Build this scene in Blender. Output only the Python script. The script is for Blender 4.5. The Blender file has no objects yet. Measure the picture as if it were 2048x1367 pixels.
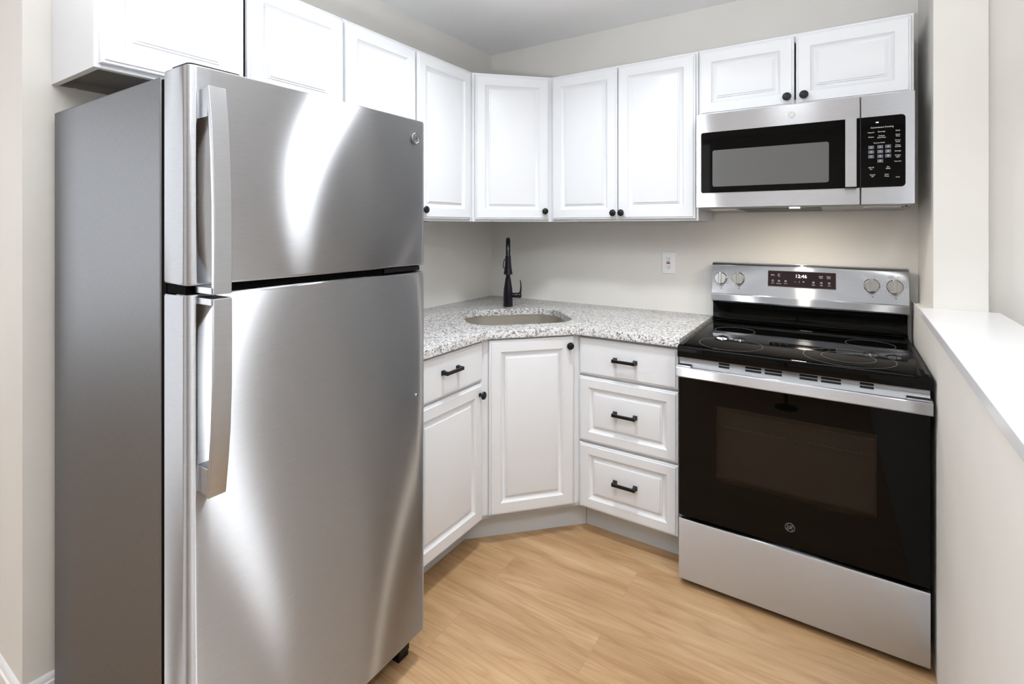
import bpy, bmesh, math, random
from mathutils import Vector, Matrix
random.seed(7)
S = bpy.context.scene
COL = S.collection

# ------------------------------------------------------------------ camera
cam_d = bpy.data.cameras.new('camera'); cam = bpy.data.objects.new('camera', cam_d); COL.objects.link(cam)
cam_d.sensor_width = 36; cam_d.lens = 1015.69 / 2048 * 36
cam_d.shift_y = -(683.5 - 452.99) / 2048
cam_d.clip_start = 0.02
cam.location = (1.887, -2.6793, 1.3561)
cam.rotation_euler = (math.radians(90), 0, math.radians(32.8207))
S.camera = cam
# ------------------------------------------------------------------ colour management
S.view_settings.view_transform = 'Standard'
S.view_settings.look = 'None'
S.view_settings.gamma = 1
S.view_settings.use_curve_mapping = False
S.view_settings.exposure = 0.10
# ------------------------------------------------------------------ world and the larger lights
W = bpy.data.worlds.new('world'); S.world = W; W.use_nodes = True
W.node_tree.nodes['Background'].inputs[0].default_value = (0.9, 0.95, 1, 1)
W.node_tree.nodes['Background'].inputs[1].default_value = 0.6

def light(name, kind, loc, power, color=(1, 1, 1), size=0.2, size_y=None, rot=(0, 0, 0), spread=None, shape=None):
    d = bpy.data.lights.new(name, kind); d.energy = power; d.color = color
    if kind == 'AREA':
        d.shape = shape or ('RECTANGLE' if size_y else 'DISK'); d.size = size
        if size_y: d.size_y = size_y
        if spread: d.spread = spread
    else:
        d.shadow_soft_size = size
    o = bpy.data.objects.new(name, d); COL.objects.link(o); o.location = loc; o.rotation_euler = rot
    return o
R = math.radians
LAMP = (1.08, -1.24)   # the flush ceiling lamp of the kitchen, its fixture is built at the end
light('kitchen_lamp_light', 'AREA', (LAMP[0], LAMP[1], 2.415), 12, (.95, .98, 1), 0.20, spread=R(141))
light('rear_fill_light', 'AREA', (-.70, -4.93, 1.35), 16, (.90, .95, 1), 2.4, 2.1, rot=(R(90), 0, 0))  # added soft fill standing for a bright area behind the camera
light('hall_fill_light', 'AREA', (-2.42, -3.6, 1.4), 17, (.90, .95, 1), 1.5, 1.6, rot=(R(90), 0, R(-90)))  # added soft fill from the unseen hall end
light('fill_uplight', 'AREA', (1.55, -3.05, 1.225), 50, (.93, .97, 1), 0.34, rot=(R(158), 0, 0), spread=R(118))  # added main fill, bounced off the ceiling from behind the camera
light('cooktop_lamp_light', 'AREA', (1.735, -0.335, 1.418), 1.5, (1, .88, .72), 0.06)
light('stair_fill_light', 'AREA', (2.42, -2.1, 2.40), 7, (1, .985, .95), 0.16)  # added fill, brightens the end wall and return beside the ledge

# ------------------------------------------------------------------ materials
def mat(name, base=(.8, .8, .8), rough=.5, metal=0.0, spec=None, emit=None, estr=0, coat=0, alpha=None, trans=None):
    m = bpy.data.materials.new(name); m.use_nodes = True
    p = m.node_tree.nodes['Principled BSDF']
    p.inputs['Base Color'].default_value = (*base, 1); p.inputs['Roughness'].default_value = rough
    p.inputs['Metallic'].default_value = metal
    if spec is not None: p.inputs['Specular IOR Level'].default_value = spec
    if emit: p.inputs['Emission Color'].default_value = (*emit, 1); p.inputs['Emission Strength'].default_value = estr
    if coat: p.inputs['Coat Weight'].default_value = coat; p.inputs['Coat Roughness'].default_value = .05
    if trans: p.inputs['Transmission Weight'].default_value = trans
    m['p'] = 1
    return m
def N(m, t, **k):
    n = m.node_tree.nodes.new(t)
    for a, b in k.items(): setattr(n, a, b)
    return n
def L(m, a, b): m.node_tree.links.new(a, b)
def P(m): return m.node_tree.nodes['Principled BSDF']
def ramp(m, stops, interp='LINEAR'):
    r = N(m, 'ShaderNodeValToRGB'); r.color_ramp.interpolation = interp
    e = r.color_ramp.elements
    while len(e) > 1: e.remove(e[0])
    e[0].position = stops[0][0]; e[0].color = (*stops[0][1], 1)
    for pos, c in stops[1:]:
        x = e.new(pos); x.color = (*c, 1)
    return r
def coords(m, scale=(1, 1, 1), rot=(0, 0, 0), out='Object'):
    tc = N(m, 'ShaderNodeTexCoord'); mp = N(m, 'ShaderNodeMapping')
    mp.inputs['Scale'].default_value = scale; mp.inputs['Rotation'].default_value = rot
    L(m, tc.outputs[out], mp.inputs['Vector']); return mp.outputs['Vector']

def wall_paint(name, c, bump=.04):
    m = mat(name, c, .62, spec=.35)
    v = coords(m)
    n = N(m, 'ShaderNodeTexNoise'); n.inputs['Scale'].default_value = 220; n.inputs['Detail'].default_value = 4
    L(m, v, n.inputs['Vector'])
    b = N(m, 'ShaderNodeBump'); b.inputs['Strength'].default_value = bump; b.inputs['Distance'].default_value = .002
    L(m, n.outputs['Fac'], b.inputs['Height']); L(m, b.outputs['Normal'], P(m).inputs['Normal'])
    n2 = N(m, 'ShaderNodeTexNoise'); n2.inputs['Scale'].default_value = 3; L(m, v, n2.inputs['Vector'])
    r = ramp(m, [(.3, tuple(x * .975 for x in c)), (.7, tuple(min(1, x * 1.02) for x in c))]); L(m, n2.outputs['Fac'], r.inputs['Fac'])
    L(m, r.outputs['Color'], P(m).inputs['Base Color'])
    return m
M_WALL = wall_paint('greige_wall_paint', (.76, .74, .705))
M_CEIL = wall_paint('white_ceiling_paint', (.92, .92, .925), .08)
M_TRIM = mat('white_trim_paint', (.86, .86, .87), .35)
M_CAB = mat('white_cabinet_paint', (.755, .772, .805), .30, spec=.4)
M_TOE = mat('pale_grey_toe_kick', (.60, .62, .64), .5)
M_UNF = mat('unfinished_cabinet_underside', (.22, .20, .18), .6)
M_BLACK = mat('matte_black_metal', (.004, .004, .0045), .40, spec=.35)
M_FAUCET = mat('dark_bronze_black', (.002, .002, .007), .30, metal=.0, spec=.4)
M_RUB = mat('black_plastic', (.004, .004, .004), .4, spec=.3)
M_VOID = mat('black_gasket_and_gap_shade', (.002, .002, .002), .8, spec=.05)  # gasket rubber, also the black that paints shade between the doors
M_WHITEPL = mat('white_plastic', (.85, .85, .86), .3)
M_INK = mat('white_ink', (.75, .75, .76), .5)
M_GREYINK = mat('grey_ink', (.22, .22, .22), .4)
M_INKD = mat('dark_ink', (.03, .03, .03), .5)
M_RED = mat('red_plastic', (.55, .03, .02), .35)
M_LED = mat('white_display_digits', (.9, .95, 1), .5, emit=(.85, .93, 1), estr=1.3)
M_DISP = mat('dark_display_glass', (.018, .008, .014), .12)
M_KEY = mat('grey_key_caps', (.10, .10, .12), .35)
M_QUARTZ = mat('white_ledge_top', (.77, .775, .79), .25)

def steel(name, base=.60, rough=.33, aniso=.84, rot=0.0, stretch=(4, 4, 260), grain=.06):
    """horizontally brushed sheet: highlights smear vertically"""
    m = bpy.data.materials.new(name); m.use_nodes = True
    nt = m.node_tree; nt.nodes.remove(nt.nodes['Principled BSDF'])
    g = N(m, 'ShaderNodeBsdfAnisotropic'); g.distribution = 'MULTI_GGX'
    g.inputs['Anisotropy'].default_value = aniso; g.inputs['Rotation'].default_value = rot; g.inputs['Roughness'].default_value = rough
    t = N(m, 'ShaderNodeTangent', direction_type='RADIAL', axis='Z'); L(m, t.outputs['Tangent'], g.inputs['Tangent'])
    v = coords(m, stretch)
    n = N(m, 'ShaderNodeTexNoise'); n.inputs['Scale'].default_value = 6; n.inputs['Detail'].default_value = 3
    L(m, v, n.inputs['Vector'])
    c0 = base * (1 - grain); c1 = base * (1 + grain)
    r = ramp(m, [(.3, (c0, c0 * 1.02, c0 * 1.07)), (.7, (c1, c1 * 1.02, c1 * 1.07))]); L(m, n.outputs['Fac'], r.inputs['Fac'])
    L(m, r.outputs['Color'], g.inputs['Color']); L(m, g.outputs[0], nt.nodes['Material Output'].inputs['Surface'])
    return m
M_STEEL = steel('brushed_stainless_steel')
M_STEEL_F = steel('fridge_door_stainless', .62, .37, .835)
M_HANDLE = steel('brushed_handle_steel', .50, .30, .5)
M_BADGE = mat('satin_badge_metal', (.42, .42, .42), .45, metal=1)
M_STEEL_B = mat('polished_steel_bar', (.62, .62, .62), .16, metal=1)
M_STEEL_D = steel('drawer_stainless_darkened', .50, .30, .62, grain=.03)  # same steel, base darkened to stand in for the floor's reflection
M_SINK = mat('satin_sink_steel', (.66, .63, .58), .34, metal=1)
M_SIDE = steel('grey_textured_steel_side', .25, .46, .0, stretch=(60, 60, 12), grain=.05)
M_GLASS = mat('black_glass', (.0015, .0015, .0015), .03, spec=.17)
M_OVEN_IN = mat('dark_oven_interior', (.12, .115, .11), .5)
M_RACK = mat('oven_rack_wire', (.5, .5, .5), .3, metal=1)
M_MESH = mat('grey_window_mesh', (.115, .115, .115), .12)
M_UNDER = mat('grey_underside_steel', (.34, .34, .34), .4, metal=.8)
M_LENS = mat('light_lens', (.8, .8, .78), .3)
M_LAMPON = mat('lit_lens', (1, .9, .75), .3, emit=(1, .86, .66), estr=12)
M_DOME = mat('frosted_lamp_glass', (1, 1, 1), .4, emit=(.94, .975, 1), estr=8)

# cooktop glass with faint frosting
def window_glass():
    m = bpy.data.materials.new('tinted_oven_glass'); m.use_nodes = True
    nt = m.node_tree; nt.nodes.remove(nt.nodes['Principled BSDF'])
    g = N(m, 'ShaderNodeBsdfGlossy'); g.inputs['Roughness'].default_value = .03; g.inputs['Color'].default_value = (1, 1, 1, 1)
    t = N(m, 'ShaderNodeBsdfTransparent'); t.inputs['Color'].default_value = (.62, .61, .60, 1)
    f = N(m, 'ShaderNodeFresnel'); f.inputs['IOR'].default_value = 1.3
    x = N(m, 'ShaderNodeMixShader'); L(m, f.outputs[0], x.inputs[0]); L(m, t.outputs[0], x.inputs[1]); L(m, g.outputs[0], x.inputs[2])
    L(m, x.outputs[0], nt.nodes['Material Output'].inputs['Surface'])
    return m
M_OGLASS = window_glass()

def granite():
    m = mat('speckled_granite', (.6, .6, .6), .16, spec=.5)
    v = coords(m)
    nz = N(m, 'ShaderNodeTexNoise'); nz.inputs['Scale'].default_value = 160; nz.inputs['Detail'].default_value = 2; L(m, v, nz.inputs['Vector'])
    mx = N(m, 'ShaderNodeMix', data_type='RGBA', blend_type='ADD'); mx.inputs['Factor'].default_value = .006
    L(m, v, mx.inputs[6]); L(m, nz.outputs['Color'], mx.inputs[7])
    def vor(s):
        a = N(m, 'ShaderNodeTexVoronoi'); a.inputs['Scale'].default_value = s; L(m, mx.outputs[2], a.inputs['Vector'])
        sep = N(m, 'ShaderNodeSeparateColor'); L(m, a.outputs['Color'], sep.inputs[0]); return sep.outputs[0], sep.outputs[1]
    a, a2 = vor(165); b, b2 = vor(300)
    r1 = ramp(m, [(0, (.012, .012, .014)), (.13, (.10, .10, .105)), (.23, (.30, .30, .305)), (.33, (.55, .47, .43)), (.37, (.58, .575, .575)), (.60, (.75, .745, .75))], 'CONSTANT')
    L(m, a, r1.inputs['Fac'])
    r2 = ramp(m, [(0, (.05, .05, .055)), (.14, (.36, .36, .37)), (.28, (.64, .63, .63)), (.6, (.78, .775, .78))], 'CONSTANT')
    L(m, b, r2.inputs['Fac'])
    mm = N(m, 'ShaderNodeMix', data_type='RGBA'); mm.inputs['Factor'].default_value = .38
    L(m, r1.outputs['Color'], mm.inputs[6]); L(m, r2.outputs['Color'], mm.inputs[7])
    L(m, mm.outputs[2], P(m).inputs['Base Color'])
    return m
M_GRANITE = granite()

def oak_floor():
    m = mat('oak_laminate_planks', (.55, .38, .22), .38, spec=.4)
    tc = N(m, 'ShaderNodeTexCoord'); vec = tc.outputs['Object']
    br = N(m, 'ShaderNodeTexBrick', offset=.37, offset_frequency=2)
    br.inputs['Scale'].default_value = 1; br.inputs['Brick Width'].default_value = 1.22; br.inputs['Row Height'].default_value = .182
    br.inputs['Mortar Size'].default_value = .0006; br.inputs['Mortar Smooth'].default_value = .3; br.inputs['Bias'].default_value = 0
    br.inputs['Color1'].default_value = (0, 0, 0, 1); br.inputs['Color2'].default_value = (1, 1, 1, 1); br.inputs['Mortar'].default_value = (.5, .5, .5, 1)
    L(m, vec, br.inputs['Vector'])
    sep = N(m, 'ShaderNodeSeparateColor'); L(m, br.outputs['Color'], sep.inputs[0]); pid = sep.outputs[0]
    # shift the grain for every plank
    sx = N(m, 'ShaderNodeSeparateXYZ'); L(m, vec, sx.inputs[0])
    def mth(op, a, b=None, c=None):
        n = N(m, 'ShaderNodeMath', operation=op)
        for i, q in enumerate((a, b, c)):
            if q is None: continue
            if isinstance(q, (int, float)): n.inputs[i].default_value = q
            else: L(m, q, n.inputs[i])
        return n.outputs[0]
    row = mth('FLOOR', mth('DIVIDE', sx.outputs[1], .182))
    off = mth('MULTIPLY_ADD', pid, 37.0, mth('MULTIPLY', row, 5.3))
    comb = N(m, 'ShaderNodeCombineXYZ'); L(m, mth('ADD', mth('MULTIPLY', sx.outputs[0], 1.0), off), comb.inputs[0]); L(m, sx.outputs[1], comb.inputs[1]); L(m, off, comb.inputs[2])
    # fine fibres
    def noise(scale, detail, sc, dist=0, rough=.55):
        mp = N(m, 'ShaderNodeMapping'); mp.inputs['Scale'].default_value = sc; L(m, comb.outputs[0], mp.inputs['Vector'])
        n = N(m, 'ShaderNodeTexNoise'); n.inputs['Scale'].default_value = scale; n.inputs['Detail'].default_value = detail
        n.inputs['Distortion'].default_value = dist; n.inputs['Roughness'].default_value = rough
        L(m, mp.outputs[0], n.inputs['Vector']); return n.outputs['Fac']
    fib = noise(14, 7, (.45, 22, 1), .25, .7)
    blot = noise(2.2, 3, (.8, 5.5, 1), .6)
    # cathedral figure: rings of a stretched noise
    fig = noise(1.6, 1.5, (.55, 5.5, 1), .25, .4)
    rings = mth('FRACT', mth('MULTIPLY', fig, 13.0))
    ring = mth('POWER', mth('ABSOLUTE', mth('SUBTRACT', mth('MULTIPLY', rings, 2.0), 1.0)), 3.0)
    base = ramp(m, [(.25, (.385, .236, .119)), (.5, (.475, .306, .165)), (.75, (.565, .386, .225))]); L(m, blot, base.inputs['Fac'])
    c2 = N(m, 'ShaderNodeMix', data_type='RGBA', blend_type='MULTIPLY'); rf = ramp(m, [(.32, (.74, .68, .60)), (.60, (1.05, 1.05, 1.05))]); L(m, fib, rf.inputs['Fac'])
    c2.inputs['Factor'].default_value = .75; L(m, base.outputs['Color'], c2.inputs[6]); L(m, rf.outputs['Color'], c2.inputs[7])
    c3 = N(m, 'ShaderNodeMix', data_type='RGBA', blend_type='MULTIPLY'); L(m, mth('MULTIPLY', ring, .42), c3.inputs['Factor'])
    L(m, c2.outputs[2], c3.inputs[6]); c3.inputs[7].default_value = (.70, .58, .46, 1)
    tint = N(m, 'ShaderNodeMix', data_type='RGBA', blend_type='MULTIPLY'); tint.inputs['Factor'].default_value = 1
    rt = ramp(m, [(0, (.95, .94, .92)), (1, (1.03, 1.03, 1.03))]); L(m, pid, rt.inputs['Fac']); L(m, c3.outputs[2], tint.inputs[6]); L(m, rt.outputs['Color'], tint.inputs[7])
    seam = N(m, 'ShaderNodeMix', data_type='RGBA', blend_type='MULTIPLY'); L(m, mth('MULTIPLY', br.outputs['Fac'], .35), seam.inputs['Factor'])
    L(m, tint.outputs[2], seam.inputs[6]); seam.inputs[7].default_value = (.4, .28, .18, 1)
    L(m, seam.outputs[2], P(m).inputs['Base Color'])
    b = N(m, 'ShaderNodeBump'); b.inputs['Strength'].default_value = .06; b.inputs['Distance'].default_value = .001
    L(m, fib, b.inputs['Height']); L(m, b.outputs['Normal'], P(m).inputs['Normal'])
    return m
M_FLOOR = oak_floor()

# ------------------------------------------------------------------ mesh helpers
class MB:
    def __init__(s): s.bm = bmesh.new()
    def box(s, x0, x1, y0, y1, z0, z1):
        v = [s.bm.verts.new((x, y, z)) for x in (x0, x1) for y in (y0, y1) for z in (z0, z1)]
        for f in ((0, 1, 3, 2), (4, 6, 7, 5), (0, 4, 5, 1), (2, 3, 7, 6), (0, 2, 6, 4), (1, 5, 7, 3)): s.bm.faces.new([v[i] for i in f])
        return s
    def prism(s, poly, z0, z1, ax='z'):
        def q(a, b, c): return {'z': (a, b, c), 'y': (a, c, b), 'x': (c, a, b)}[ax]
        lo = [s.bm.verts.new(q(a, b, z0)) for a, b in poly]; hi = [s.bm.verts.new(q(a, b, z1)) for a, b in poly]
        s.bm.faces.new(lo); s.bm.faces.new(hi); n = len(poly)
        for i in range(n): s.bm.faces.new([lo[i], lo[(i + 1) % n], hi[(i + 1) % n], hi[i]])
        return s
    def loops(s, loops, cap0=True, cap1=True, closed=True):
        R_ = [[s.bm.verts.new(p) for p in l] for l in loops]
        for a, b in zip(R_, R_[1:]):
            n = len(a)
            for i in range(n if closed else n - 1):
                s.bm.faces.new([a[i], a[(i + 1) % n], b[(i + 1) % n], b[i]])
        if cap0: s.bm.faces.new(R_[0])
        if cap1: s.bm.faces.new(R_[-1])
        return s
    def lathe(s, prof, c=(0, 0, 0), axis=(0, 0, 1), seg=24):
        ax = Vector(axis).normalized(); q = Vector((0, 0, 1)).rotation_difference(ax)
        lp = []
        for r, h in prof:
            lp.append([Vector(c) + q @ Vector((r * math.cos(2 * math.pi * k / seg), r * math.sin(2 * math.pi * k / seg), h)) for k in range(seg)])
        return s.loops(lp)
    def tube(s, pts, r, seg=12, radii=None):
        pts = [Vector(p) for p in pts]; lp = []; up = None
        for i, p in enumerate(pts):
            t = (pts[min(i + 1, len(pts) - 1)] - pts[max(i - 1, 0)]).normalized()
            if up is None: up = t.orthogonal().normalized()
            up = (up - t * up.dot(t)).normalized(); b = t.cross(up); rr = radii[i] if radii else r
            lp.append([p + (up * math.cos(2 * math.pi * k / seg) + b * math.sin(2 * math.pi * k / seg)) * rr for k in range(seg)])
        return s.loops(lp)
    def build(s, name, m, parent=None, bevel=0, smooth=True, loc=None, rot=None, seg=2):
        bmesh.ops.recalc_face_normals(s.bm, faces=s.bm.faces)
        me = bpy.data.meshes.new(name); s.bm.to_mesh(me); s.bm.free(); me.materials.append(m)
        if smooth:
            me.shade_smooth(); me.set_sharp_from_angle(angle=R(35))
        o = bpy.data.objects.new(name, me); COL.objects.link(o)
        if parent: o.parent = parent
        if loc: o.location = loc
        if rot: o.rotation_euler = rot
        if bevel:
            b = o.modifiers.new('bevel', 'BEVEL'); b.width = bevel; b.segments = seg; b.limit_method = 'ANGLE'; b.angle_limit = R(40); b.harden_normals = True
        return o
def tag(o, label=None, cat=None, group=None, kind=None):
    if label: o['label'] = label
    if cat: o['category'] = cat
    if group: o['group'] = group
    if kind: o['kind'] = kind
    return o
def empty(name, loc, rz=0, **k):
    o = bpy.data.objects.new(name, None); COL.objects.link(o); o.location = loc; o.rotation_euler = (0, 0, rz); o.empty_display_size = .1
    return tag(o, **k)
def struct(o): o['kind'] = 'structure'; return o

def text_mesh(items):
    """items: (text, size, x, z, align) laid in the xz plane facing -y; returns an MB"""
    out = MB()
    for t, size, x, z, al in items:
        cu = bpy.data.curves.new('t', 'FONT'); cu.body = t; cu.size = size; cu.align_x = al; cu.align_y = 'CENTER'; cu.resolution_u = 3
        ob = bpy.data.objects.new('t', cu); COL.objects.link(ob)
        dg = bpy.context.evaluated_depsgraph_get(); me = bpy.data.meshes.new_from_object(ob.evaluated_get(dg))
        off = len(out.bm.verts)
        vs = [out.bm.verts.new((v.co.x + x, 0, v.co.y + z)) for v in me.vertices]
        for p in me.polygons:
            try: out.bm.faces.new([vs[i] for i in p.vertices])
            except ValueError: pass
        bpy.data.objects.remove(ob); bpy.data.curves.remove(cu); bpy.data.meshes.remove(me)
    return out
def flat_build(mb, name, m, parent, loc, rot=None):
    # lettering with a little real thickness
    r = bmesh.ops.extrude_face_region(mb.bm, geom=mb.bm.faces[:])
    for g in r['geom']:
        if isinstance(g, bmesh.types.BMVert): g.co.y -= .0004
    return mb.build(name, m, parent, smooth=False, loc=loc, rot=rot)

# ------------------------------------------------------------------ room shell
H = 2.458
XR = 2.16
def wallbox(name, *b, m=M_WALL): return struct(MB().box(*b).build(name, m))
struct(MB().box(-2.6, 2.74, -5.1, .2, -.12, 0).build('floor', M_FLOOR))
struct(MB().box(-2.6, 2.74, -5.1, .2, H, H + .12).build('ceiling', M_CEIL))
wallbox('wall_back', -.12, XR, 0, .12, 0, H)
wallbox('wall_left', -.12, 0, -2.236, 0, 0, H)
wallbox('wall_hall', -2.5, -.12, -2.236, -2.116, 0, H)
wallbox('wall_hall_end', -2.62, -2.5, -5, -2.116, 0, H)
wallbox('wall_front', -2.62, 2.72, -5.12, -5, 0, H)
wallbox('wall_right', XR, 2.302, -.41, .12, 0, H)
wallbox('wall_right_return', 2.302, 2.60, -.36, -.24, 0, H)
wallbox('wall_right_far', 2.60, 2.72, -5, .12, 0, H)

# low wall under the ledge: its kitchen face leans in very slightly towards the camera
hw = [(2.139, 0.0), (XR, 0.0), (XR, -.41), (2.302, -.41), (2.285, -3.2), (2.072, -3.2), (2.139, -.41)]
struct(MB().prism(hw, 0, 1.046).build('wall_half', M_WALL))
ledge = [(2.122, -.41), (2.332, -.41), (2.300, -3.22), (2.054, -3.22)]
struct(MB().prism(ledge, 1.046, 1.073).build('trim_1', M_QUARTZ, bevel=.003))
# baseboards with a moulded top
def baseboard(name, p0, p1, n, h=.092, t=.013):
    d = Vector((p1[0] - p0[0], p1[1] - p0[1], 0)); ln = d.length; d.normalize(); n = Vector((*n, 0))
    prof = [(0, 0), (t, 0), (t, h - .022), (t - .004, h - .018), (t - .004, h - .010), (t - .008, h - .003), (.003, h), (0, h)]
    lp = [[Vector((*p0, 0)) + d * s + n * a + Vector((0, 0, b)) for a, b in prof] for s in (0, ln)]
    return struct(MB().loops(lp).build(name, M_TRIM))
baseboard('baseboard_left', (0, -2.236), (0, -1.40), (1, 0))
baseboard('baseboard_hall', (.013, -2.236), (-2.5, -2.236), (0, -1))
baseboard('baseboard_hall_end', (-2.5, -2.236), (-2.5, -5), (1, 0))
baseboard('baseboard_front', (-2.5, -5), (2.45, -5), (0, 1))
# white panels added behind the two fill lights, unseen side of the room
struct(MB().box(-1.95, .55, -5.0, -4.965, .25, 2.45).build('fill_backing_1', M_TRIM))
struct(MB().box(-2.5, -2.465, -4.4, -2.8, .55, 2.25).build('fill_backing_2', M_TRIM))

# ------------------------------------------------------------------ cabinets
def panel_front(w, h, raised=True, t=.019, fr=.056):
    """door / drawer front: x 0..w, z 0..h, back at y=0, front towards -y"""
    mb = MB()
    prof = [(0, 0), (0, .012), (.002, .0145), (.008, .0155), (.0095, t)]
    if raised:
        prof += [(fr - .006, t), (fr - .0048, t - .0016), (fr + .010, t - .0095), (fr + .0150, t - .0105), (fr + .0158, t - .0070), (fr + .0215, t - .0062), (fr + .0223, t - .0030), (fr + .0300, t - .0016)]
    lp = [[(i, -y, i), (w - i, -y, i), (w - i, -y, h - i), (i, -y, h - i)] for i, y in prof]
    return mb.loops(lp)
def door(parent, x, z, w, h, depth, raised=True, name='door'):
    return panel_front(w, h, raised).build(name, M_CAB, parent, loc=(x, -depth, z))
def knob(parent, x, z):
    mb = MB().lathe([(.0085, 0), (.0085, .002), (.0055, .004), (.0055, .012), (.009, .0145), (.0155, .0175), (.0165, .020), (.0155, .0235), (.0145, .0245), (.0125, .0245), (.011, .0255), (.0005, .0265)], (0, 0, 0), (0, -1, 0), 28)
    return mb.build('knob', M_BLACK, parent, loc=(x, -.019, z))
def pull(parent, x, z, w=.100):
    mb = MB()
    for s in (-1, 1):
        xc = s * (w / 2 - .006)
        a = .0092; b = .0068
        mb.loops([[(xc - a, 0, -a), (xc + a, 0, -a), (xc + a, 0, a), (xc - a, 0, a)],
                  [(xc - a, -.003, -a), (xc + a, -.003, -a), (xc + a, -.003, a), (xc - a, -.003, a)],
                  [(xc - b, -.009, -b), (xc + b, -.009, -b), (xc + b, -.009, b), (xc - b, -.009, b)],
                  [(xc - b, -.030, -b), (xc + b, -.030, -b), (xc + b, -.030, b), (xc - b, -.030, b)]])
    mb.box(-w / 2 + .001, w / 2 - .001, -.031, -.0215, -.0060, .0060)
    return mb.build('pull_handle', M_BLACK, parent, bevel=.0012, loc=(x, -.019, z))
def carcass(mb, w, d, z0, z1, rec=.022, st=.036):
    """box with a recessed underside: sides, top, frame rails and stiles"""
    t = .016
    mb.box(0, t, -d, 0, z0, z1); mb.box(w - t, w, -d, 0, z0, z1)
    mb.box(t, w - t, -d, 0, z1 - t, z1)
    mb.box(t, w - t, -d, -d + .019, z0, z0 + st)
    mb.box(t, w - t, -d, -d + .019, z1 - st, z1 - t)
    mb.box(t, t + st, -d, -d + .019, z0 + st, z1 - st); mb.box(w - t - st, w - t, -d, -d + .019, z0 + st, z1 - st)
    return mb
def underside(parent, w, d, z0, rec=.018):
    o = MB().box(.016, w - .016, -d + .019, 0, z0 + rec, z0 + rec + .012).build('bottom_panel', M_UNF, parent)
    r = MB().box(.016, w - .016, -.020, 0, z0 + .0005, z0 + rec).build('hanging_rail', M_UNF, parent)
    MB().lathe([(.006, 0), (.006, -.0015), (.0025, -.002), (.0005, -.002)], (.05, -.012, z0 + .0005), (0, 0, 1), 14).build('screw', M_STEEL_B, r)
    return o
ZB, ZT = 1.382, 2.144
def wall_cabinet(name, loc, rz, w, d, z0, doors, kz, label, closed_under=True):
    e = empty(name, loc, rz, label=label, cat='cabinet')
    carcass(MB(), w, d, z0, ZT).build('cabinet_body', M_CAB, e, bevel=.001)
    underside(e, w, d, z0)
    for x, dw, kx in doors:
        dd = door(e, x, z0 + .011, dw, ZT - z0 - .024, d)
        if kx is not None: knob(dd, kx, kz - (z0 + .011))
    return e
D = .306
# back wall, two tall doors
wall_cabinet('wall_cabinet', (.606, 0, 0), 0, .748, D, ZB, [(.012, .358, .343), (.374, .364, .022)], 1.423,
             'white two-door wall cabinet on the back wall between the corner cabinet and the microwave')
# over the microwave
wall_cabinet('wall_cabinet', (1.356, 0, 0), 0, .761, D, 1.839, [(.006, .370, .345), (.382, .371, .029)], 1.884,
             'short white two-door wall cabinet directly above the microwave')
# left wall, two tall doors (rotated: local right is +y)
wall_cabinet('wall_cabinet', (0, -1.412, 0), R(90), .804, D, ZB, [(.004, .376, .361), (.390, .387, .034)], 1.432,
             'white two-door wall cabinet on the left wall, partly hidden by the refrigerator')
# over the fridge
wall_cabinet('wall_cabinet', (0, -2.175, 0), R(90), .760, D, 1.760, [(.010, .366, .346), (.388, .366, .025)], 1.801,
             'short white two-door wall cabinet above the refrigerator')
# diagonal corner wall cabinet
fa = (D, -.606); fb = (.606, -D)
e = empty('corner_wall_cabinet', (0, 0, 0), 0, label='white diagonal corner wall cabinet with a single door, above the sink', cat='cabinet')
body = [(0, 0), (0, -.606), fa, fb, (.606, 0)]
mb = MB().prism(body, ZB + .018, ZT)
wd = math.hypot(fb[0] - fa[0], fb[1] - fa[1]); q45 = math.sqrt(.5)
mb.prism([fa, fb, (fb[0] - .0134, fb[1] + .0134), (fa[0] - .0134, fa[1] + .0134)], ZB, ZB + .0179)
mb.build('cabinet_body', M_CAB, e, bevel=.001)
MB().prism([(.01, -.01), (.01, -.596), (fa[0] - .02, fa[1] + .015), (fb[0] - .015, fb[1] + .02), (.596, -.01)], ZB + .010, ZB + .0178).build('bottom_panel', M_UNF, e)
d_ = panel_front(wd - .034, ZT - ZB - .024).build('door', M_CAB, e, loc=(fa[0] + .014 * q45, fa[1] + .014 * q45, ZB + .011), rot=(0, 0, R(45)))
knob(d_, wd - .034 - .026, 1.436 - ZB - .011)

# ---- base cabinets
BF = .609; TK = .114; CT = .881
def base_carcass(mb, w):
    mb.box(0, w, -BF, 0, TK, CT)
    return mb
# drawer base on the back wall
e = empty('drawer_base_cabinet', (.915, 0, 0), 0, label='white base cabinet with three stacked drawers, left of the range', cat='cabinet')
MB().box(0, .437, -BF, 0, TK, CT - .0005).build('cabinet_body', M_CAB, e, bevel=.001)
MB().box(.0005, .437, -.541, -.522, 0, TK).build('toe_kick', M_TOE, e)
for z0, z1, rs in ((.707, .868, False), (.414, .697, True), (.121, .404, True)):
    dr = panel_front(.431, z1 - z0, rs, fr=.050).build('drawer', M_CAB, e, loc=(.002, -BF, z0))
    pull(dr, .2125, .790 - .707 if z0 > .7 else (.562 - .414 if z0 > .4 else .270 - .121))
# left wall base
e = empty('base_cabinet', (0, -1.392, 0), R(90), label='white base cabinet with one drawer over one door, beside the refrigerator', cat='cabinet')
MB().box(0, .452, -BF, 0, TK, CT - .0005).build('cabinet_body', M_CAB, e, bevel=.001)
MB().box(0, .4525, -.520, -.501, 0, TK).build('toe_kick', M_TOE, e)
dr = panel_front(.430, .160, False).build('drawer', M_CAB, e, loc=(.010, -BF, .710)); pull(dr, .216, .805 - .710)
dd = door(e, .010, .124, .430, .576, BF); knob(dd, .408, .656 - .124)
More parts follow.
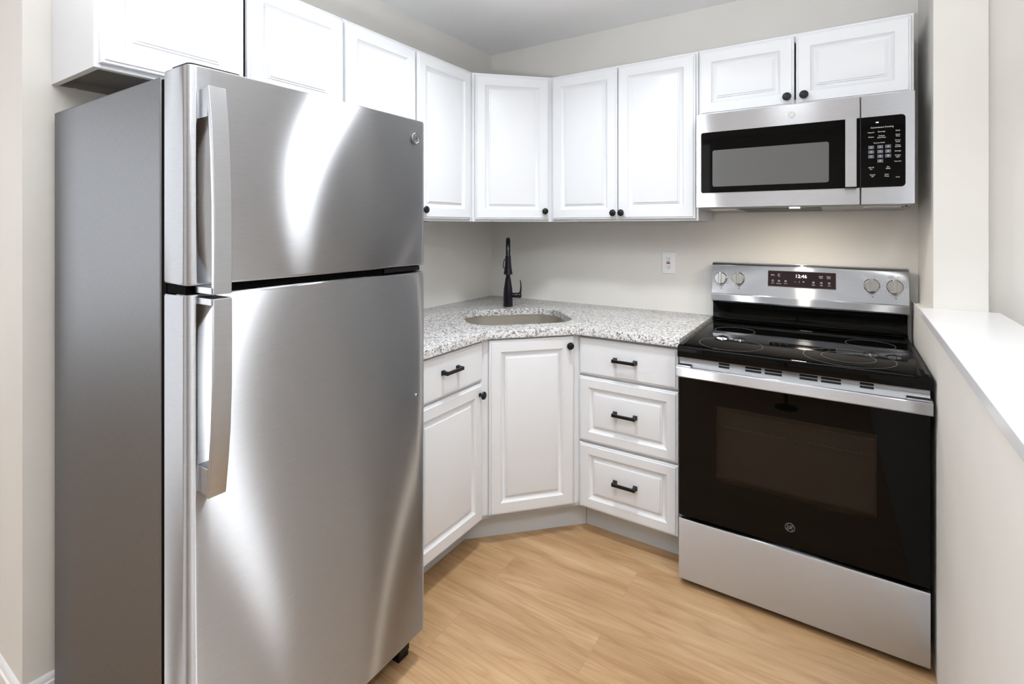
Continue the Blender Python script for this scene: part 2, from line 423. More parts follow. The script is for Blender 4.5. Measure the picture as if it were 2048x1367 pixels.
# corner sink base
A = (BF, -.938); B = (.913, -BF)
ang = math.atan2(B[1] - A[1], B[0] - A[0]); wd = math.hypot(B[0] - A[0], B[1] - A[1])
e = empty('corner_sink_base_cabinet', (0, 0, 0), 0, label='white diagonal corner base cabinet with a single door under the sink', cat='cabinet')
# open-topped shell so that the sink bowl hangs inside it
t = .016
def wall_seg(mb, p, q, z0, z1, th=t):
    p = Vector(p); q = Vector(q); n = Vector((-(q - p).y, (q - p).x)).normalized() * th
    mb.prism([tuple(p), tuple(q), tuple(q + n), tuple(p + n)], z0, z1)
mb = MB(); pts = [p for p in ((0.001, -.938), (BF, -.938), (.913, -BF), (.913, -.001), (0.001, -.001))]
for i in range(5): wall_seg(mb, pts[i], pts[(i + 1) % 5], TK, CT - .0005)
mb.prism(pts, TK, TK + .016)
mb.build('cabinet_body', M_CAB, e, bevel=.0006)
TL = (.5195, -.9385); TR = (.9135, -.541)
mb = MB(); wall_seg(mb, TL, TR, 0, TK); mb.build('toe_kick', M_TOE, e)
dv = Vector((B[0] - A[0], B[1] - A[1])).normalized()
dd = panel_front(wd - .066, .742).build('door', M_CAB, e, loc=(A[0] + dv.x * .030, A[1] + dv.y * .030, .131), rot=(0, 0, ang)); knob(dd, wd - .066 - .024, .835 - .131)

# ------------------------------------------------------------------ countertop with sink cut-out
ev = Vector((.699, .714)); nv = Vector((-.714, .699))
def rrect(ce, cn, we, wn, r, K=10, ext=0):
    o = []
    for sx, sy, a0 in ((1, 1, 0), (-1, 1, 90), (-1, -1, 180), (1, -1, 270)):
        for k in range(K + 1):
            q = R(a0 + 90 * k / K); o.append(ev * (ce + sx * (we - r) + (r + ext) * math.cos(q)) + nv * (cn + sy * (wn - r) + (r + ext) * math.sin(q)))
    return o
SK = (-.022, -.775, .255, .213, .125)
outer = [(0, 0), (0, -1.405), (.640, -1.405), (.640, -.938), (.918, -.645), (1.358, -.645), (1.358, 0)]
hole = rrect(*SK)
def fill_ring(bm, out, inn, z):
    vo = [bm.verts.new((*p, z)) for p in out]; vi = [bm.verts.new((*p, z)) for p in inn]
    ed = [bm.edges.new((l[i], l[(i + 1) % len(l)])) for l in (vo, vi) for i in range(len(l))]
    bmesh.ops.triangle_fill(bm, use_beauty=True, edges=ed)
    return vo, vi
bm = bmesh.new()
def inset_poly(poly, d):
    out = []; n = len(poly)
    for i in range(n):
        p0, p1, p2 = Vector(poly[i - 1]), Vector(poly[i]), Vector(poly[(i + 1) % n])
        a = (p1 - p0).normalized(); b = (p2 - p1).normalized()
        na = Vector((-a.y, a.x)); nb = Vector((-b.y, b.x))
        m_ = (na + nb).normalized(); out.append(p1 + m_ * d / max(.3, m_.dot(na)))
    return out
bev = [(0, .004), (.0012, .0012), (.004, 0)]
top_o, top_i = fill_ring(bm, inset_poly(outer, .004), rrect(*SK, ext=.003), .914)
bot_o, bot_i = fill_ring(bm, outer, hole, .882)
def bridge(a, b):
    n = len(a)
    for i in range(n): bm.faces.new([a[i], a[(i + 1) % n], b[(i + 1) % n], b[i]])
m1 = [bm.verts.new((*p, .914 - .0012)) for p in inset_poly(outer, .0012)]; m2 = [bm.verts.new((*p, .914 - .004)) for p in outer]
bridge(top_o, m1); bridge(m1, m2); bridge(m2, bot_o)
h1 = [bm.verts.new((*p, .914 - .003)) for p in hole]; bridge(top_i, h1); bridge(h1, bot_i)
mb = MB(); mb.bm.free(); mb.bm = bm
ct = mb.build('countertop', M_GRANITE)
tag(ct, 'speckled grey and white granite countertop wrapping the corner', 'countertop')

# sink bowl
lp = []
for r_, z, ext in ((0, .881, .02), (0, .881, .004), (0, .875, .004), (0, .76, -.004), (0, .725, -.012), (0, .705, -.035), (0, .700, -.06)):
    lp.append([(p.x, p.y, z) for p in rrect(*SK, ext=ext)])
inner_l = lp
outer_l = [[(p.x, p.y, z) for p in rrect(*SK, ext=ext)] for z, ext in ((.698, -.06), (.702, -.030), (.722, -.008), (.76, .002), (.874, .008), (.879, .02))]
mb = MB().loops(inner_l + outer_l, cap0=False, cap1=False)
bm = mb.bm; bm.verts.ensure_lookup_table()
nn = len(inner_l[0]); k = len(inner_l) - 1
v = bm.verts; bm.faces.new([v[k * nn + i] for i in range(nn)]); bm.faces.new([v[(k + 1) * nn + i] for i in range(nn)])
bm.faces.ensure_lookup_table()
for i in range(nn):   # close the rim, drop the wall between bowl bottom and its underside
    j = (i + 1) % nn; last = len(inner_l) + len(outer_l) - 1
    bm.faces.new([v[i], v[j], v[last * nn + j], v[last * nn + i]])
sk = mb.build('sink', M_SINK)
tag(sk, 'undermount stainless steel sink bowl in the corner of the countertop', 'sink')
c_ = ev * SK[0] + nv * SK[1]
MB().lathe([(.0005, 0), (.030, 0), (.040, .003), (.045, .003), (.045, .0)], (c_.x, c_.y, .7003), (0, 0, 1), 28).build('drain', M_STEEL_B, sk)

# ------------------------------------------------------------------ faucet
fx, fy = .338, -.318
f = empty('kitchen_faucet', (fx, fy, .914), R(33.3), label='tall black pull-down kitchen faucet with side lever behind the sink', cat='faucet')
# local -y points to the camera side (over the bowl), local +x to the right
mb = MB().lathe([(.0275, 0), (.0275, .006), (.0265, .010), (.0265, .030), (.0258, .070), (.0235, .100), (.0185, .130), (.0155, .150), (.0145, .158), (.0125, .160)], seg=32)
mb.build('body', M_FAUCET, f)
pts = [(0, 0, .155), (0, 0, .22), (0, 0, .28)]
rad = .088
for k in range(1, 15):
    a = math.pi * k / 15 * 1.02; pts.append((0, -rad + rad * math.cos(a), .285 + rad * math.sin(a)))
pts += [(0, -2 * rad - .003, .275)]
MB().tube(pts, .0118, 16).build('spout', M_FAUCET, f)
hd = MB().lathe([(.0125, 0), (.0135, .004), (.0140, -.002), (.0155, -.030), (.0185, -.060), (.0225, -.085), (.0235, -.090), (.0215, -.094), (.0005, -.094)][1:], (0, 0, 0), (0, 0, 1), 28)
head = hd.build('spray_head', M_FAUCET, f, loc=(0, -2 * rad - .004, .288))
mb = MB().tube([(-.014, 0, -.012), (-.021, 0, -.022), (-.0255, 0, -.045), (-.0245, 0, -.060), (-.018, 0, -.064)], .0022, 8); mb.build('trigger', M_FAUCET, head)
side = MB().lathe([(.0005, .014), (.0125, .014), (.0135, .016), (.0135, .052), (.0150, .054), (.0155, .068), (.0125, .074), (.0005, .076)], (0, 0, .062), (1, 0, -.02), 24)
hub = side.build('valve_hub', M_FAUCET, f)
mb = MB(); lv = []
for x, z, w, th in ((.062, .066, .010, .007), (.070, .084, .009, .0052), (.0715, .110, .0075, .0038), (.069, .136, .006, .003), (.067, .146, .0045, .0022)):
    lv.append([(x - th, -w, z), (x + th, -w * .8, z), (x + th, w * .8, z), (x - th, w, z)])
mb.loops(lv).build('lever', M_FAUCET, hub, bevel=.001)

# ------------------------------------------------------------------ outlet
o_ = empty('wall_outlet', (1.1355, 0, 1.168), 0, label='white GFCI wall outlet above the counter, left of the range', cat='outlet')
MB().loops([[(-.035, 0, -.058), (.035, 0, -.058), (.035, 0, .058), (-.035, 0, .058)], [(-.035, -.003, -.058), (.035, -.003, -.058), (.035, -.003, .058), (-.035, -.003, .058)], [(-.032, -.006, -.055), (.032, -.006, -.055), (.032, -.006, .055), (-.032, -.006, .055)]]).build('cover_plate', M_WHITEPL, o_)
rc = MB().box(-.0165, .0165, -.0085, -.004, -.033, .033).build('receptacle', M_WHITEPL, o_, bevel=.001)
for s in (-1, 1):
    zc = s * .021
    MB().box(-.0075, -.0055, -.0090, -.0084, zc - .003, zc + .0055).build('slot', M_INKD, rc); MB().box(.0050, .0072, -.0090, -.0084, zc - .004, zc + .0055).build('slot', M_INKD, rc); MB().lathe([(.0024, 0), (.0024, .0006)], (0, -.0084, zc - .0085), (0, -1, 0), 10).build('ground_hole', M_INKD, rc)
MB().box(-.009, .009, -.0100, -.0084, .0010, .0060).build('reset_button', M_RED, rc); MB().box(-.009, .009, -.0100, -.0084, -.0060, -.0010).build('test_button', M_INKD, rc)

# ------------------------------------------------------------------ round monogram badge
def badge_ring(mb, r):
    n = 40
    for r0, r1 in ((.90, .97),):
        a = [mb.bm.verts.new((r * r0 * math.cos(6.28318 * k / n), 0, r * r0 * math.sin(6.28318 * k / n))) for k in range(n)]
        b = [mb.bm.verts.new((r * r1 * math.cos(6.28318 * k / n), 0, r * r1 * math.sin(6.28318 * k / n))) for k in range(n)]
        for k in range(n): mb.bm.faces.new([a[k], a[(k + 1) % n], b[(k + 1) % n], b[k]])

def badge(parent, loc, r, m_disc, m_mark, rot=None, name='badge'):
    d = MB().lathe([(r, 0), (r, .0015), (r * .95, .0022), (r * .88, .0022), (r * .84, .0016), (.0003, .0016)], (0, 0, 0), (0, -1, 0), 32).build(name, m_disc, parent, loc=loc, rot=rot)
    mb = text_mesh([('G', r * .95, -r * .20, 0, 'CENTER'), ('E', r * .85, r * .26, -r * .02, 'CENTER')])
    for v_ in mb.bm.verts: v_.co.x += v_.co.z * .30
    for k in range(4):
        a0 = R(90 * k + 20); pr = []
        for i in range(9):
            a = a0 + R(55) * i / 8; rr = r * (.74 - .10 * i / 8); pr.append((rr * math.cos(a), 0, rr * math.sin(a)))
        w = r * .035
        v0 = [mb.bm.verts.new((p[0] * (1 - .05), p[1], p[2] * (1 - .05))) for p in pr]; v1 = [mb.bm.verts.new((p[0] * (1 + .05), p[1], p[2] * (1 + .05))) for p in pr]
        for i in range(8): mb.bm.faces.new([v0[i], v0[i + 1], v1[i + 1], v1[i]])
    badge_ring(mb, r)
    mo = flat_build(mb, 'monogram', m_mark, parent, (loc[0], loc[1], loc[2]), rot)
    off = Vector((0, -.0022, 0))
    if rot: off.rotate(Matrix.Rotation(rot[2], 3, 'Z'))
    mo.location = Vector(loc) + off
    return d

# ------------------------------------------------------------------ microwave
MX0, MX1, MZ0, MZ1 = 1.365, 2.112, 1.437, 1.838
mw = empty('over_range_microwave', (MX0, 0, 0), 0, label='stainless steel over-the-range microwave with black glass door', cat='microwave')
w = MX1 - MX0
MB().prism([(-.001, 1.424), (-.372, 1.437), (-.372, 1.8375), (-.001, 1.8375)], .004, w - .004, 'x').build('body', M_UNDER, mw, bevel=.002)
sx = 1.952 - MX0
def rpoly(x0, x1, z0, z1, r, K=5):
    o = []
    for cx, cz, a0 in ((x1 - r, z1 - r, 0), (x0 + r, z1 - r, 90), (x0 + r, z0 + r, 180), (x1 - r, z0 + r, 270)):
        for k in range(K + 1): o.append((cx + r * math.cos(R(a0 + 90 * k / K)), cz + r * math.sin(R(a0 + 90 * k / K))))
    return o
dr = MB().box(0, sx - .0012, -.405, -.373, MZ0, MZ1).build('door', M_STEEL, mw, bevel=.003)
cp = MB().box(sx + .0012, w, -.405, -.373, MZ0, MZ1).build('control_section', M_STEEL, mw, bevel=.003)
def plate(name, m, parent, poly, y0, y1): return MB().prism(poly, y0, y1, 'y').build(name, m, parent, bevel=.0004)
g0 = 1.387 - MX0
pl = rpoly(g0, sx + .05, 1.500, 1.757, .008); pl = [(min(x, sx - .0012), z) for x, z in pl]
seen = []; [seen.append(p) for p in pl if p not in seen]
plate('door_glass', M_GLASS, dr, seen, -.4072, -.4045)
plate('window', M_MESH, dr, rpoly(1.434 - MX0, 1.853 - MX0, 1.525, 1.679, .008), -.4080, -.4070)
pl = rpoly(sx - .05, 2.084 - MX0, 1.500, 1.757, .012); pl = [(max(x, sx + .0012), z) for x, z in pl]
seen = []; [seen.append(p) for p in pl if p not in seen]
kp = plate('control_panel', M_GLASS, mw, seen, -.4072, -.4045)
# flat vertical handle
hh = MB().box(1.9045 - MX0, 1.9400 - MX0, -.426, -.417, 1.503, 1.759).box(1.911 - MX0, 1.934 - MX0, -.418, -.4070, 1.508, 1.53).box(1.911 - MX0, 1.934 - MX0, -.418, -.4070, 1.732, 1.754)
hh.build('handle', M_STEEL, dr, bevel=.0015)
badge(dr, (1.728 - MX0, -.4052, 1.796), .0135, M_BADGE, M_INK)
# keypad
kx0 = 1.968 - MX0; items = [('Convenience Cooking', .0075, 2.016 - MX0, 1.7165, 'CENTER')]
MB().box(1.998 - MX0, 2.006 - MX0, -.4078, -.4070, 1.7335, 1.7365).build('status_light', M_LED, kp)
cols = [1.984 - MX0, 2.011 - MX0, 2.034 - MX0]
for t_, x, z in (('Popcorn', cols[0], 1.6995), ('Beverage', cols[1] + .004, 1.7005), ('Cook', 2.062 - MX0, 1.7000), ('Reheat', cols[0], 1.6830), ('Defrost', cols[1] + .004, 1.6855), ('Auto/Time', cols[1] + .004, 1.6790),
                 ('Cook', 2.062 - MX0, 1.6860), ('Time', 2.062 - MX0, 1.6800), ('Power', 2.062 - MX0, 1.6660), ('Level', 2.062 - MX0, 1.6600), ('Timer', 2.062 - MX0, 1.6480), ('On/Off', 2.062 - MX0, 1.6420), ('Settings', 2.062 - MX0, 1.6270),
                 ('Surface', 2.062 - MX0, 1.6120), ('Light', 2.062 - MX0, 1.6060), ('Vent Fan', 2.062 - MX0, 1.5900), ('Express Cook', cols[1] - .003, 1.6605), ('Add 30', cols[0], 1.5720), ('Sec', cols[0], 1.5660), ('Set', cols[2], 1.5720), ('Clock', cols[2], 1.5660),
                 ('Cancel', cols[0] + .004, 1.5450), ('Off', cols[0] + .004, 1.5385), ('Start', cols[2] - .004, 1.5450), ('Pause', cols[2] - .004, 1.5385), ('Lock', 2.062 - MX0, 1.5340)):
    items.append((t_, .0058, x, z, 'CENTER'))
nums = []
for i in range(10):
    r_, c = divmod(i, 3)
    if i == 9: c = 1
    nums.append((cols[c], 1.6455 - .0170 * r_, str((i + 1) % 10)))
for x, z, ch in nums: items.append((ch, .0080, x, z, 'CENTER'))
flat_build(text_mesh(items), 'legend', M_INK, kp, (0, -.4078, 0))
for x, z, ch in nums: MB().box(x - .0085, x + .0085, -.4076, -.4070, z - .0060, z + .0060).build('number_key', M_KEY, kp)
# underside: lamps, vents
MB().prism([(-.372, 1.4368), (-.372, 1.4345), (-.03, 1.4235), (-.03, 1.4255)], .006, w - .006, 'x').build('bottom_plate', M_UNDER, mw)
def under(name, m, x0, x1, y0, y1, drop=.002, par=mw):
    f_ = lambda y: 1.4365 - (y + .372) * (-.0325) * -1 - .0023
    return MB().prism([(y0, f_(y0) - drop), (y1, f_(y1) - drop), (y1, f_(y1)), (y0, f_(y0))], x0, x1, 'x').build(name, m, par)
under('grease_filter', M_BLACK, .16, .46, -.33, -.10, .0012)
under('light_cover', M_LENS, .045, .145, -.34, -.25)
lc = under('light_cover', M_LENS, .60, .715, -.34, -.25)
for k in range(16): under('rib', M_UNDER, .606 + k * .0068, .6075 + k * .0068, -.335, -.255, .0035, lc)
under('lit_lamp', M_LAMPON, .352, .388, -.352, -.334, .003)
for sx_, sy_ in ((w - .02, -.34), (w - .03, -.30), (w - .025, -.26)): MB().lathe([(.004, 0), (.004, -.004)], (sx_, sy_, 1.4345), (0, 0, 1), 12).build('screw', M_RUB, mw)

# ------------------------------------------------------------------ range
RX0, RX1 = 1.370, 2.121; rw = RX1 - RX0
rg = empty('electric_range', (RX0, 0, 0), 0, label='stainless steel electric range with black glass cooktop and oven door', cat='range')
MB().box(.004, rw - .004, -.655, -.03, .032, .862).build('body', M_RUB, rg, bevel=.002)
for x in (.05, rw - .05):
    for y in (-.60, -.10): MB().lathe([(.016, 0), (.018, .006), (.010, .010), (.010, .033)], (x, y, 0), (0, 0, 1), 12).build('leveling_foot', M_RUB, rg)
# storage drawer
def slab(x0, x1, yb, yf, z0, z1, r=.006):
    return [(yb, z0), (yf + r * .3, z0), (yf, z0 + r * .3), (yf, z1 - r), (yf + r * .3, z1 - r * .3), (yf + r, z1), (yb, z1)]
MB().prism(slab(0, 0, -.660, -.714, .024, .254, .008), .004, rw - .004, 'x').build('storage_drawer', M_STEEL_D, rg)
# oven door
od = MB()
wx0, wx1, wz0, wz1 = 1.505 - RX0, 1.986 - RX0, .426, .701
y0, y1 = -.712, -.672
for b in ((.004, wx0, .266, .792), (wx1, rw - .004, .266, .792), (wx0, wx1, .266, wz0), (wx0, wx1, wz1, .792)): od.box(b[0], b[1], y0, y1, b[2], b[3])
bmesh.ops.remove_doubles(od.bm, verts=od.bm.verts, dist=1e-5)
odo = od.build('oven_door', M_GLASS, rg, smooth=False)
MB().box(wx0 - .0005, wx1 + .0005, y0 - .0004, y0 + .004, wz0 - .0005, wz1 + .0005).build('oven_window', M_OGLASS, odo)
mb = MB().box(wx0 - .02, wx1 + .02, y1, y1 + .006, wz0 - .02, wz1 + .02); mb.bm.free()
# interior cavity seen through the window
mb = MB(); cx0, cx1, cz0, cz1, cy = wx0 - .0, wx1 + .0, wz0 - .0, wz1 + .0, -.6565
bm = mb.bm
q = [bm.verts.new(p) for p in ((cx0, -.690, cz0), (cx1, -.690, cz0), (cx1, -.690, cz1), (cx0, -.690, cz1), (cx0, cy, cz0), (cx1, cy, cz0), (cx1, cy, cz1), (cx0, cy, cz1))]
for a, b, c, d in ((0, 1, 5, 4), (1, 2, 6, 5), (2, 3, 7, 6), (3, 0, 4, 7), (4, 5, 6, 7)): bm.faces.new([q[a], q[b], q[c], q[d]])
mb.build('oven_interior', M_OVEN_IN, odo)
for z, teeth in ((.672, 0), (.618, 1)):
    mb = MB().tube([(wx0 + .012, -.675, z), (wx1 - .006, -.675, z)], .0012, 6)
    if teeth:
        for k in range(12): mb.tube([(wx0 + .035 + k * .037, -.675, z), (wx0 + .035 + k * .037, -.675, z + .006)], .0012, 6)
    mb.build('oven_rack', M_RACK, odo)
badge(odo, (1.745 - RX0, y0, .333), .0155, M_GLASS, M_GREYINK)
# stainless front rail (handle) with end blocks, and the vent strip behind it
hr = MB().prism([(-.740, .797), (-.740, .828), (-.737, .832), (-.728, .832), (-.728, .806), (-.712, .806), (-.712, .793), (-.737, .793)], .0, rw, 'x')
hr.box(0, .050, -.7281, -.700, .8061, .836).box(rw - .062, rw, -.7281, -.700, .8061, .836)
hr.build('handle', M_STEEL, odo, bevel=.001)
sl = [(1.512, 1.549), (1.602, 1.654), (1.665, 1.719), (1.772, 1.825), (1.835, 1.891), (1.942, 1.979)]
vt = MB().prism([(-.7002, .806), (-.684, .862), (-.676, .862), (-.692, .806)], .002, rw - .002, 'x').build('vent_strip', M_STEEL, rg)
for a, b in sl:
    for zc in (.8400, .8500):
        yy = -.7002 + (zc - .806) / .056 * .0162
        MB().prism([(yy - .0008 + .0011, zc + .0034), (yy - .0008 - .0011, zc - .0034), (yy + .002, zc - .0034), (yy + .004, zc + .0034)], a - RX0, b - RX0, 'x').build('vent_slot', M_RUB, vt)
# cooktop
ck = [(-.7185, .864), (-.7205, .868), (-.7205, .896), (-.7175, .9025), (-.712, .905), (-.085, .905), (-.085, .864)]
cko = MB().prism(ck, .0, rw, 'x').build('cooktop', M_GLASS, rg)
for x in (.004, rw - .013): MB().prism([(-.695, .905), (-.695, .9062), (-.10, .9062), (-.10, .905)], x, x + .009, 'x').build('side_trim', M_RUB, cko)
def ring(name, cx, cy, r, wdt=.0010):
    mb = MB(); n = 64
    a = [mb.bm.verts.new((cx + r * math.cos(2 * math.pi * k / n), cy + r * math.sin(2 * math.pi * k / n), 0)) for k in range(n)]
    b = [mb.bm.verts.new((cx + (r - wdt) * math.cos(2 * math.pi * k / n), cy + (r - wdt) * math.sin(2 * math.pi * k / n), 0)) for k in range(n)]
    for k in range(n): mb.bm.faces.new([a[k], a[(k + 1) % n], b[(k + 1) % n], b[k]])
    r_ = bmesh.ops.extrude_face_region(mb.bm, geom=mb.bm.faces[:])
    for g in r_['geom']:
        if isinstance(g, bmesh.types.BMVert): g.co.z += .0003
    return mb
M_RING = mat('grey_burner_print', (.24, .24, .24), .4)
ring('', 1.505 - RX0, -.305, .080).build('burner_ring', M_RING, cko, loc=(0, 0, .905))
ring('', 1.535 - RX0, -.585, .112).build('burner_ring', M_RING, cko, loc=(0, 0, .905))
b3 = ring('', 1.912 - RX0, -.580, .135).build('burner_ring', M_RING, cko, loc=(0, 0, .905))
ring('', 1.912 - RX0, -.572, .080).build('inner_burner_ring', M_RING, cko, loc=(0, 0, .905))
ring('', 1.985 - RX0, -.300, .080).build('burner_ring', M_RING, cko, loc=(0, 0, .905))
# black back riser with a rounded foot
bg = [(-.085, .9051), (-.093, .906), (-.100, .909), (-.100, .914), (-.094, .9165), (-.086, .920), (-.083, .930), (-.083, .985), (-.088, .996), (-.03, .996), (-.03, .9051)]
MB().prism(bg, .002, rw - .002, 'x').build('back_riser', M_GLASS, rg)
# control backguard
pf = [(-.028, .9965), (-.082, .9965), (-.090, 1.004), (-.094, 1.034), (-.090, 1.038), (-.070, 1.170), (-.064, 1.179), (-.054, 1.183), (-.028, 1.183)]
bgo = MB().prism(pf, -.004, rw + .004, 'x').build('control_backguard', M_STEEL, rg, bevel=.001)
tilt = math.atan2(.020, .132)
def on_panel(x, z, off=0):  # point on the tilted face
    y = -.090 + (z - 1.038) / .132 * .020
    return (x, y - off, z)
def pbox(name, m, par, x0, x1, z0, z1, th, bev=0):
    zc = (z0 + z1) / 2; xc = (x0 + x1) / 2; h = (z1 - z0) / 2; w_ = (x1 - x0) / 2
    return MB().prism(rpoly(-w_, w_, -h, h, .003), -th, 0, 'y').build(name, m, par, loc=on_panel(xc, zc), rot=(-tilt, 0, 0), bevel=bev)
fr = pbox('display_frame', M_STEEL_B, rg, 1.6085 - RX0, 1.876 - RX0, 1.082, 1.157, .0012)
dp = pbox('display', M_DISP, rg, 1.611 - RX0, 1.8735 - RX0, 1.0845, 1.1545, .0018)
xc = (1.611 + 1.8735) / 2
flat_build(text_mesh([('12:46', .021, 0.0, .014, 'CENTER')]), 'clock_digits', M_LED, dp, (0, -.0019, 0))
small = [('Bake', .0075, -.112, .016, 'CENTER'), ('Air', .0075, -.087, .020, 'CENTER'), ('Fry', .0065, -.087, .012, 'CENTER'), ('Cook', .0065, .076, .018, 'CENTER'), ('Time', .0065, .076, .011, 'CENTER'), ('Delay', .0065, .105, .018, 'CENTER'), ('Start', .0065, .105, .011, 'CENTER'),
         ('Broil', .0055, -.112, -.021, 'CENTER'), ('Convect', .0055, -.087, -.022, 'CENTER'), ('Warm', .0055, -.060, -.021, 'CENTER'), ('Clean', .0055, .048, -.021, 'CENTER'), ('Light', .0055, .078, -.021, 'CENTER'), ('Lock', .0055, .107, -.021, 'CENTER'),
         ('-', .014, -.022, -.010, 'CENTER'), ('|', .009, -.006, -.010, 'CENTER'), ('+', .014, .010, -.010, 'CENTER')]
mb = text_mesh(small)
for x in (-.112, -.087, -.060, .048, .078, .107):
    for a, b, c, d in ((-.0035, .0035, .0025, .0035), (-.0035, .0035, -.0035, -.0025), (-.0035, -.0025, -.0025, .0025), (.0025, .0035, -.0025, .0025)):
        vv = [mb.bm.verts.new((x + p, 0, -.010 + q_)) for p, q_ in ((a, c), (b, c), (b, d), (a, d))]; mb.bm.faces.new(vv)
flat_build(mb, 'display_icons', M_INK, dp, (0, -.0019, 0))
for x, z in ((1.407, 1.108), (1.485, 1.111), (2.000, 1.110), (2.078, 1.109)):
    r_ = .0285
    kb = MB().lathe([(r_ * 1.02, 0), (r_ * 1.02, .004), (r_ * .93, .006), (r_ * .90, .018), (r_ * .84, .021), (.0005, .021)], (0, 0, 0), (0, -1, 0), 36)
    ko = kb.build('control_knob', M_STEEL_B, rg, loc=on_panel(x - RX0, z), rot=(-tilt, 0, 0))
    g = MB().loops([[(-.0075, -.020, -r_ * .97), (.0075, -.020, -r_ * .97), (.0075, -.020, r_ * 1.02), (-.0075, -.020, r_ * 1.02)], [(-.005, -.030, -r_ * .90), (.005, -.030, -r_ * .90), (.005, -.030, r_ * .95), (-.005, -.030, r_ * .95)]])
    g.build('grip', M_STEEL_B, ko, bevel=.0015)
for x, z in ((1.407, 1.108), (1.485, 1.111), (2.000, 1.110), (2.078, 1.109)):
    for k in range(9):
        a = R(-60 + k * 37.5); px, pz = x + .037 * math.sin(a), z + .037 * math.cos(a)
        p = on_panel(px - RX0, pz); MB().box(p[0] - .0008, p[0] + .0008, p[1] - .0005, p[1] + .0003, p[2] - .0012, p[2] + .0012).build('dial_mark', M_INKD, bgo)
    p = on_panel(x - RX0 + .003, z - .047); MB().lathe([(.0022, 0), (.0022, .0006)], p, (0, -1, 0), 12).build('indicator_light', M_INKD, bgo)
flat_build(text_mesh([('WARM', .005, -.012, .003, 'CENTER'), ('ZONE OFF', .005, -.012, -.003, 'CENTER'), ('DUAL  OFF', .0055, .022, 0, 'CENTER')]), 'dial_lettering', M_INKD, bgo, on_panel(2.078 - RX0, 1.150, .0002), (-tilt, 0, 0))

# ------------------------------------------------------------------ refrigerator
FY0, FY1 = -2.178, -1.480
fr = empty('refrigerator', (0, FY0, 0), 0, label='stainless steel top-freezer refrigerator with grey sides against the left wall', cat='refrigerator')
fw = FY1 - FY0
MB().box(.035, .674, 0, fw, .035, 1.675).build('body', M_SIDE, fr, bevel=.004)
MB().box(.674, .694, .003, fw - .003, .055, 1.668).build('gasket', M_VOID, fr)
MB().box(.60, .690, .02, fw - .02, .030, .094).build('base_grille', M_RUB, fr)
for y in (.045, fw - .045):
    mb = MB(); mb.box(.690, .742, y - .022, y + .022, .020, .085); mb.box(.700, .738, y - .022, y + .022, .0, .022)
    mb.lathe([(.02, -.02), (.02, .02)], (.708, y, .02), (0, 1, 0), 16)
    mb.build('front_roller', M_RUB, fr, bevel=.003)
def door_section():
    # plan outline of a door, back edge to front, left to right in y (0..fw)
    xb, xf = .694, .792; r = .020; o = [(xb, 0.0)]
    for k in range(9):
        a = R(90 * k / 8); o.append((xf - r + .002 + r * math.sin(a) - .002, r - r * math.cos(a)))
    n = 26
    for k in range(1, n):
        y = r + (fw - 2 * r) * k / n; s = (y / fw * 2 - 1)
        o.append((xf + .004 * (1 - s * s) - .004 * (1 - (r / fw * 2 - 1) ** 2) * (1 if abs(s) > .95 else 1), y))
    for k in range(9):
        a = R(90 - 90 * k / 8); o.append((xf - r + r * math.sin(a), fw - r + r * math.cos(a)))
    o.append((xb, fw))
    return o
sec = door_section()
def fdoor(name, z0, z1):
    cx_ = .70
    def sc(d): return [(max(.694, x - d), min(max(y, d), fw - d)) for x, y in sec]
    lp = [[(x, y, z) for x, y in sc(d)] for z, d in ((z0, .006), (z0 + .002, .002), (z0 + .006, 0), (z1 - .006, 0), (z1 - .002, .002), (z1, .006))]
    return MB().loops(lp).build(name, M_STEEL_F, fr)
fz = fdoor('freezer_door', 1.236, 1.685); fd = fdoor('fridge_door', .096, 1.217)
XF = .793
def handle(par, outer_pts, mount, foot):
    """side profile in (x, z) extruded across y"""
    th = .011
    inner = [(x - th, z) for x, z in reversed(outer_pts)]
    poly = outer_pts + inner
    mb = MB().prism([(x, z) for x, z in poly], .018, .053, 'y')
    return mb
def hbuild(par, pts, mz, fz_):
    mb = handle(par, pts, None, None)
    x_at = pts[0][0] if abs(pts[0][1] - mz[0]) < .1 or abs(pts[0][1] - mz[1]) < .1 else pts[-1][0]
    mb.prism([(XF - .006, mz[0]), (x_at - .006, mz[0]), (x_at - .004, mz[1]), (XF - .006, mz[1])], .0185, .050, 'y')
    mb.prism([(XF - .006, fz_[0]), (.852, fz_[0]), (.852, fz_[1]), (XF - .006, fz_[1])], .016, .055, 'y')
    h_ = mb.build('handle', M_HANDLE, par, bevel=.0015)
    q_ = [(x - .0112, z) for x, z in pts if mz[1] < z or z < mz[0]]
    q_ = [(x, z) for x, z in q_ if not (mz[0] < z < mz[1])]
    MB().prism(q_ + [(x - .002, z) for x, z in reversed(q_)], .020, .051, 'y').build('grip_backing', M_RUB, h_)
hbuild(fz, [(.836, 1.637), (.845, 1.580), (.853, 1.500), (.858, 1.400), (.859, 1.300), (.858, 1.222)], (1.575, 1.634), (1.222, 1.236))
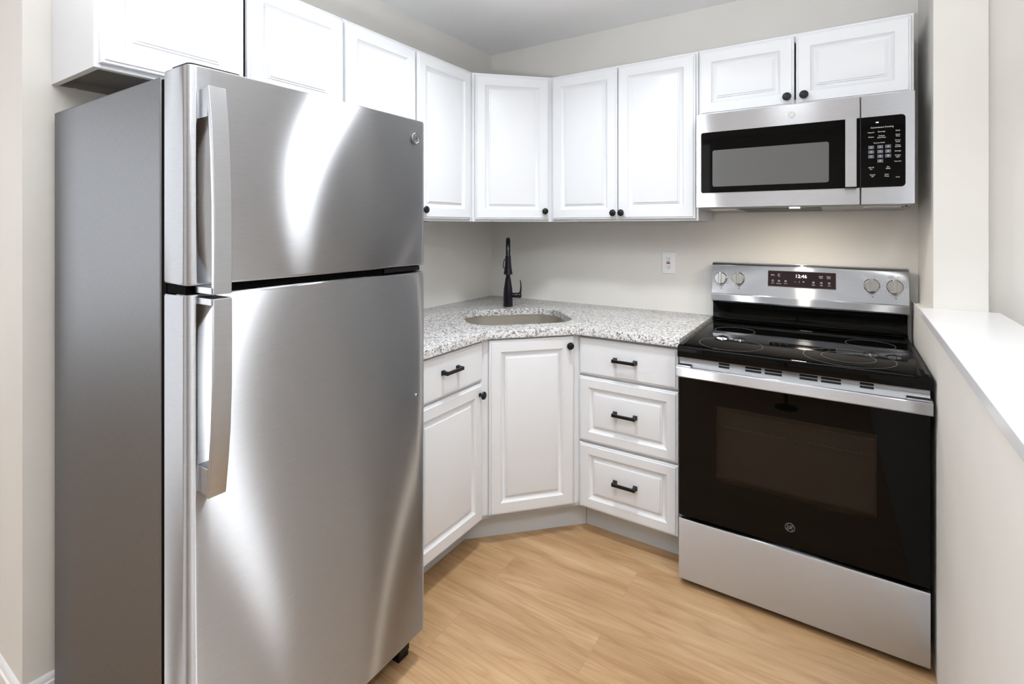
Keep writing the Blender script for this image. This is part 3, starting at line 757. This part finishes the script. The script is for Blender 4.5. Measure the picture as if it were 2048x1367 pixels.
hbuild(fd, [(.859, 1.214), (.860, 1.130), (.859, 1.040), (.854, .950), (.846, .880), (.836, .816)], (.820, .874), (1.200, 1.214))
def fbadge(par, y, z, r):
    return badge(par, (XF + .0015, y - FY0, z), r, M_BADGE, M_INKD, rot=(0, 0, R(90)))
fbadge(fz, -1.532, 1.626, .0165)
MB().lathe([(.005, 0), (.005, .002), (.003, .004), (.0003, .004)], (XF, -1.527 - FY0, .839), (1, 0, 0), 16).build('door_plug', M_STEEL_B, fd)
MB().prism(rpoly(.60, .755, fw - .075, fw - .010, .02), 1.676, 1.692).build('hinge_cover', M_RUB, fr, bevel=.004)
MB().box(.700, .775, fw - .16, fw - .012, 1.219, 1.234).build('centre_hinge', M_RUB, fr, bevel=.002)
MB().prism(rpoly(.705, .784, .006, .115, .012), 1.6845, 1.6885).build('top_cap', M_RUB, fr)
MB().box(.698, .776, .004, fw - .17, 1.2175, 1.2355).build('door_gap_shade', M_VOID, fr)  # black strip painting the shade in the gap between the doors

# ------------------------------------------------------------------ ceiling lamps
for (x, y), lab in ((LAMP, 'round flush ceiling light over the kitchen floor'),):
    c = empty('ceiling_light', (x, y, H), 0, label=lab, cat='ceiling light')
    MB().lathe([(.135, 0), (.135, -.024), (.130, -.030), (.115, -.030), (.115, -.028), (.0005, -.028)], seg=40).build('base', M_TRIM, c)
    MB().lathe([(.115, -.028), (.115, -.034), (.110, -.036), (.0005, -.037)], seg=40).build('shade', M_DOME, c)

# ------------------------------------------------------------------ uplighter body added around the unseen fill light behind the camera
u = empty('fill_uplight_stand', (1.55, -3.05, 0), 0, label='added black uplighter body around the fill light, unseen behind the camera', cat='floor lamp')
MB().lathe([(.075, 0), (.075, .012), (.02, .030), (.0005, .030)], seg=32).build('base', M_BLACK, u)
MB().lathe([(.011, .028), (.011, 1.10)], seg=16).build('pole', M_BLACK, u)
MB().lathe([(.0005, 1.09), (.06, 1.10), (.16, 1.16), (.205, 1.235), (.200, 1.237), (.155, 1.170), (.06, 1.112), (.0005, 1.105)], seg=36).build('shade', M_BLACK, u)
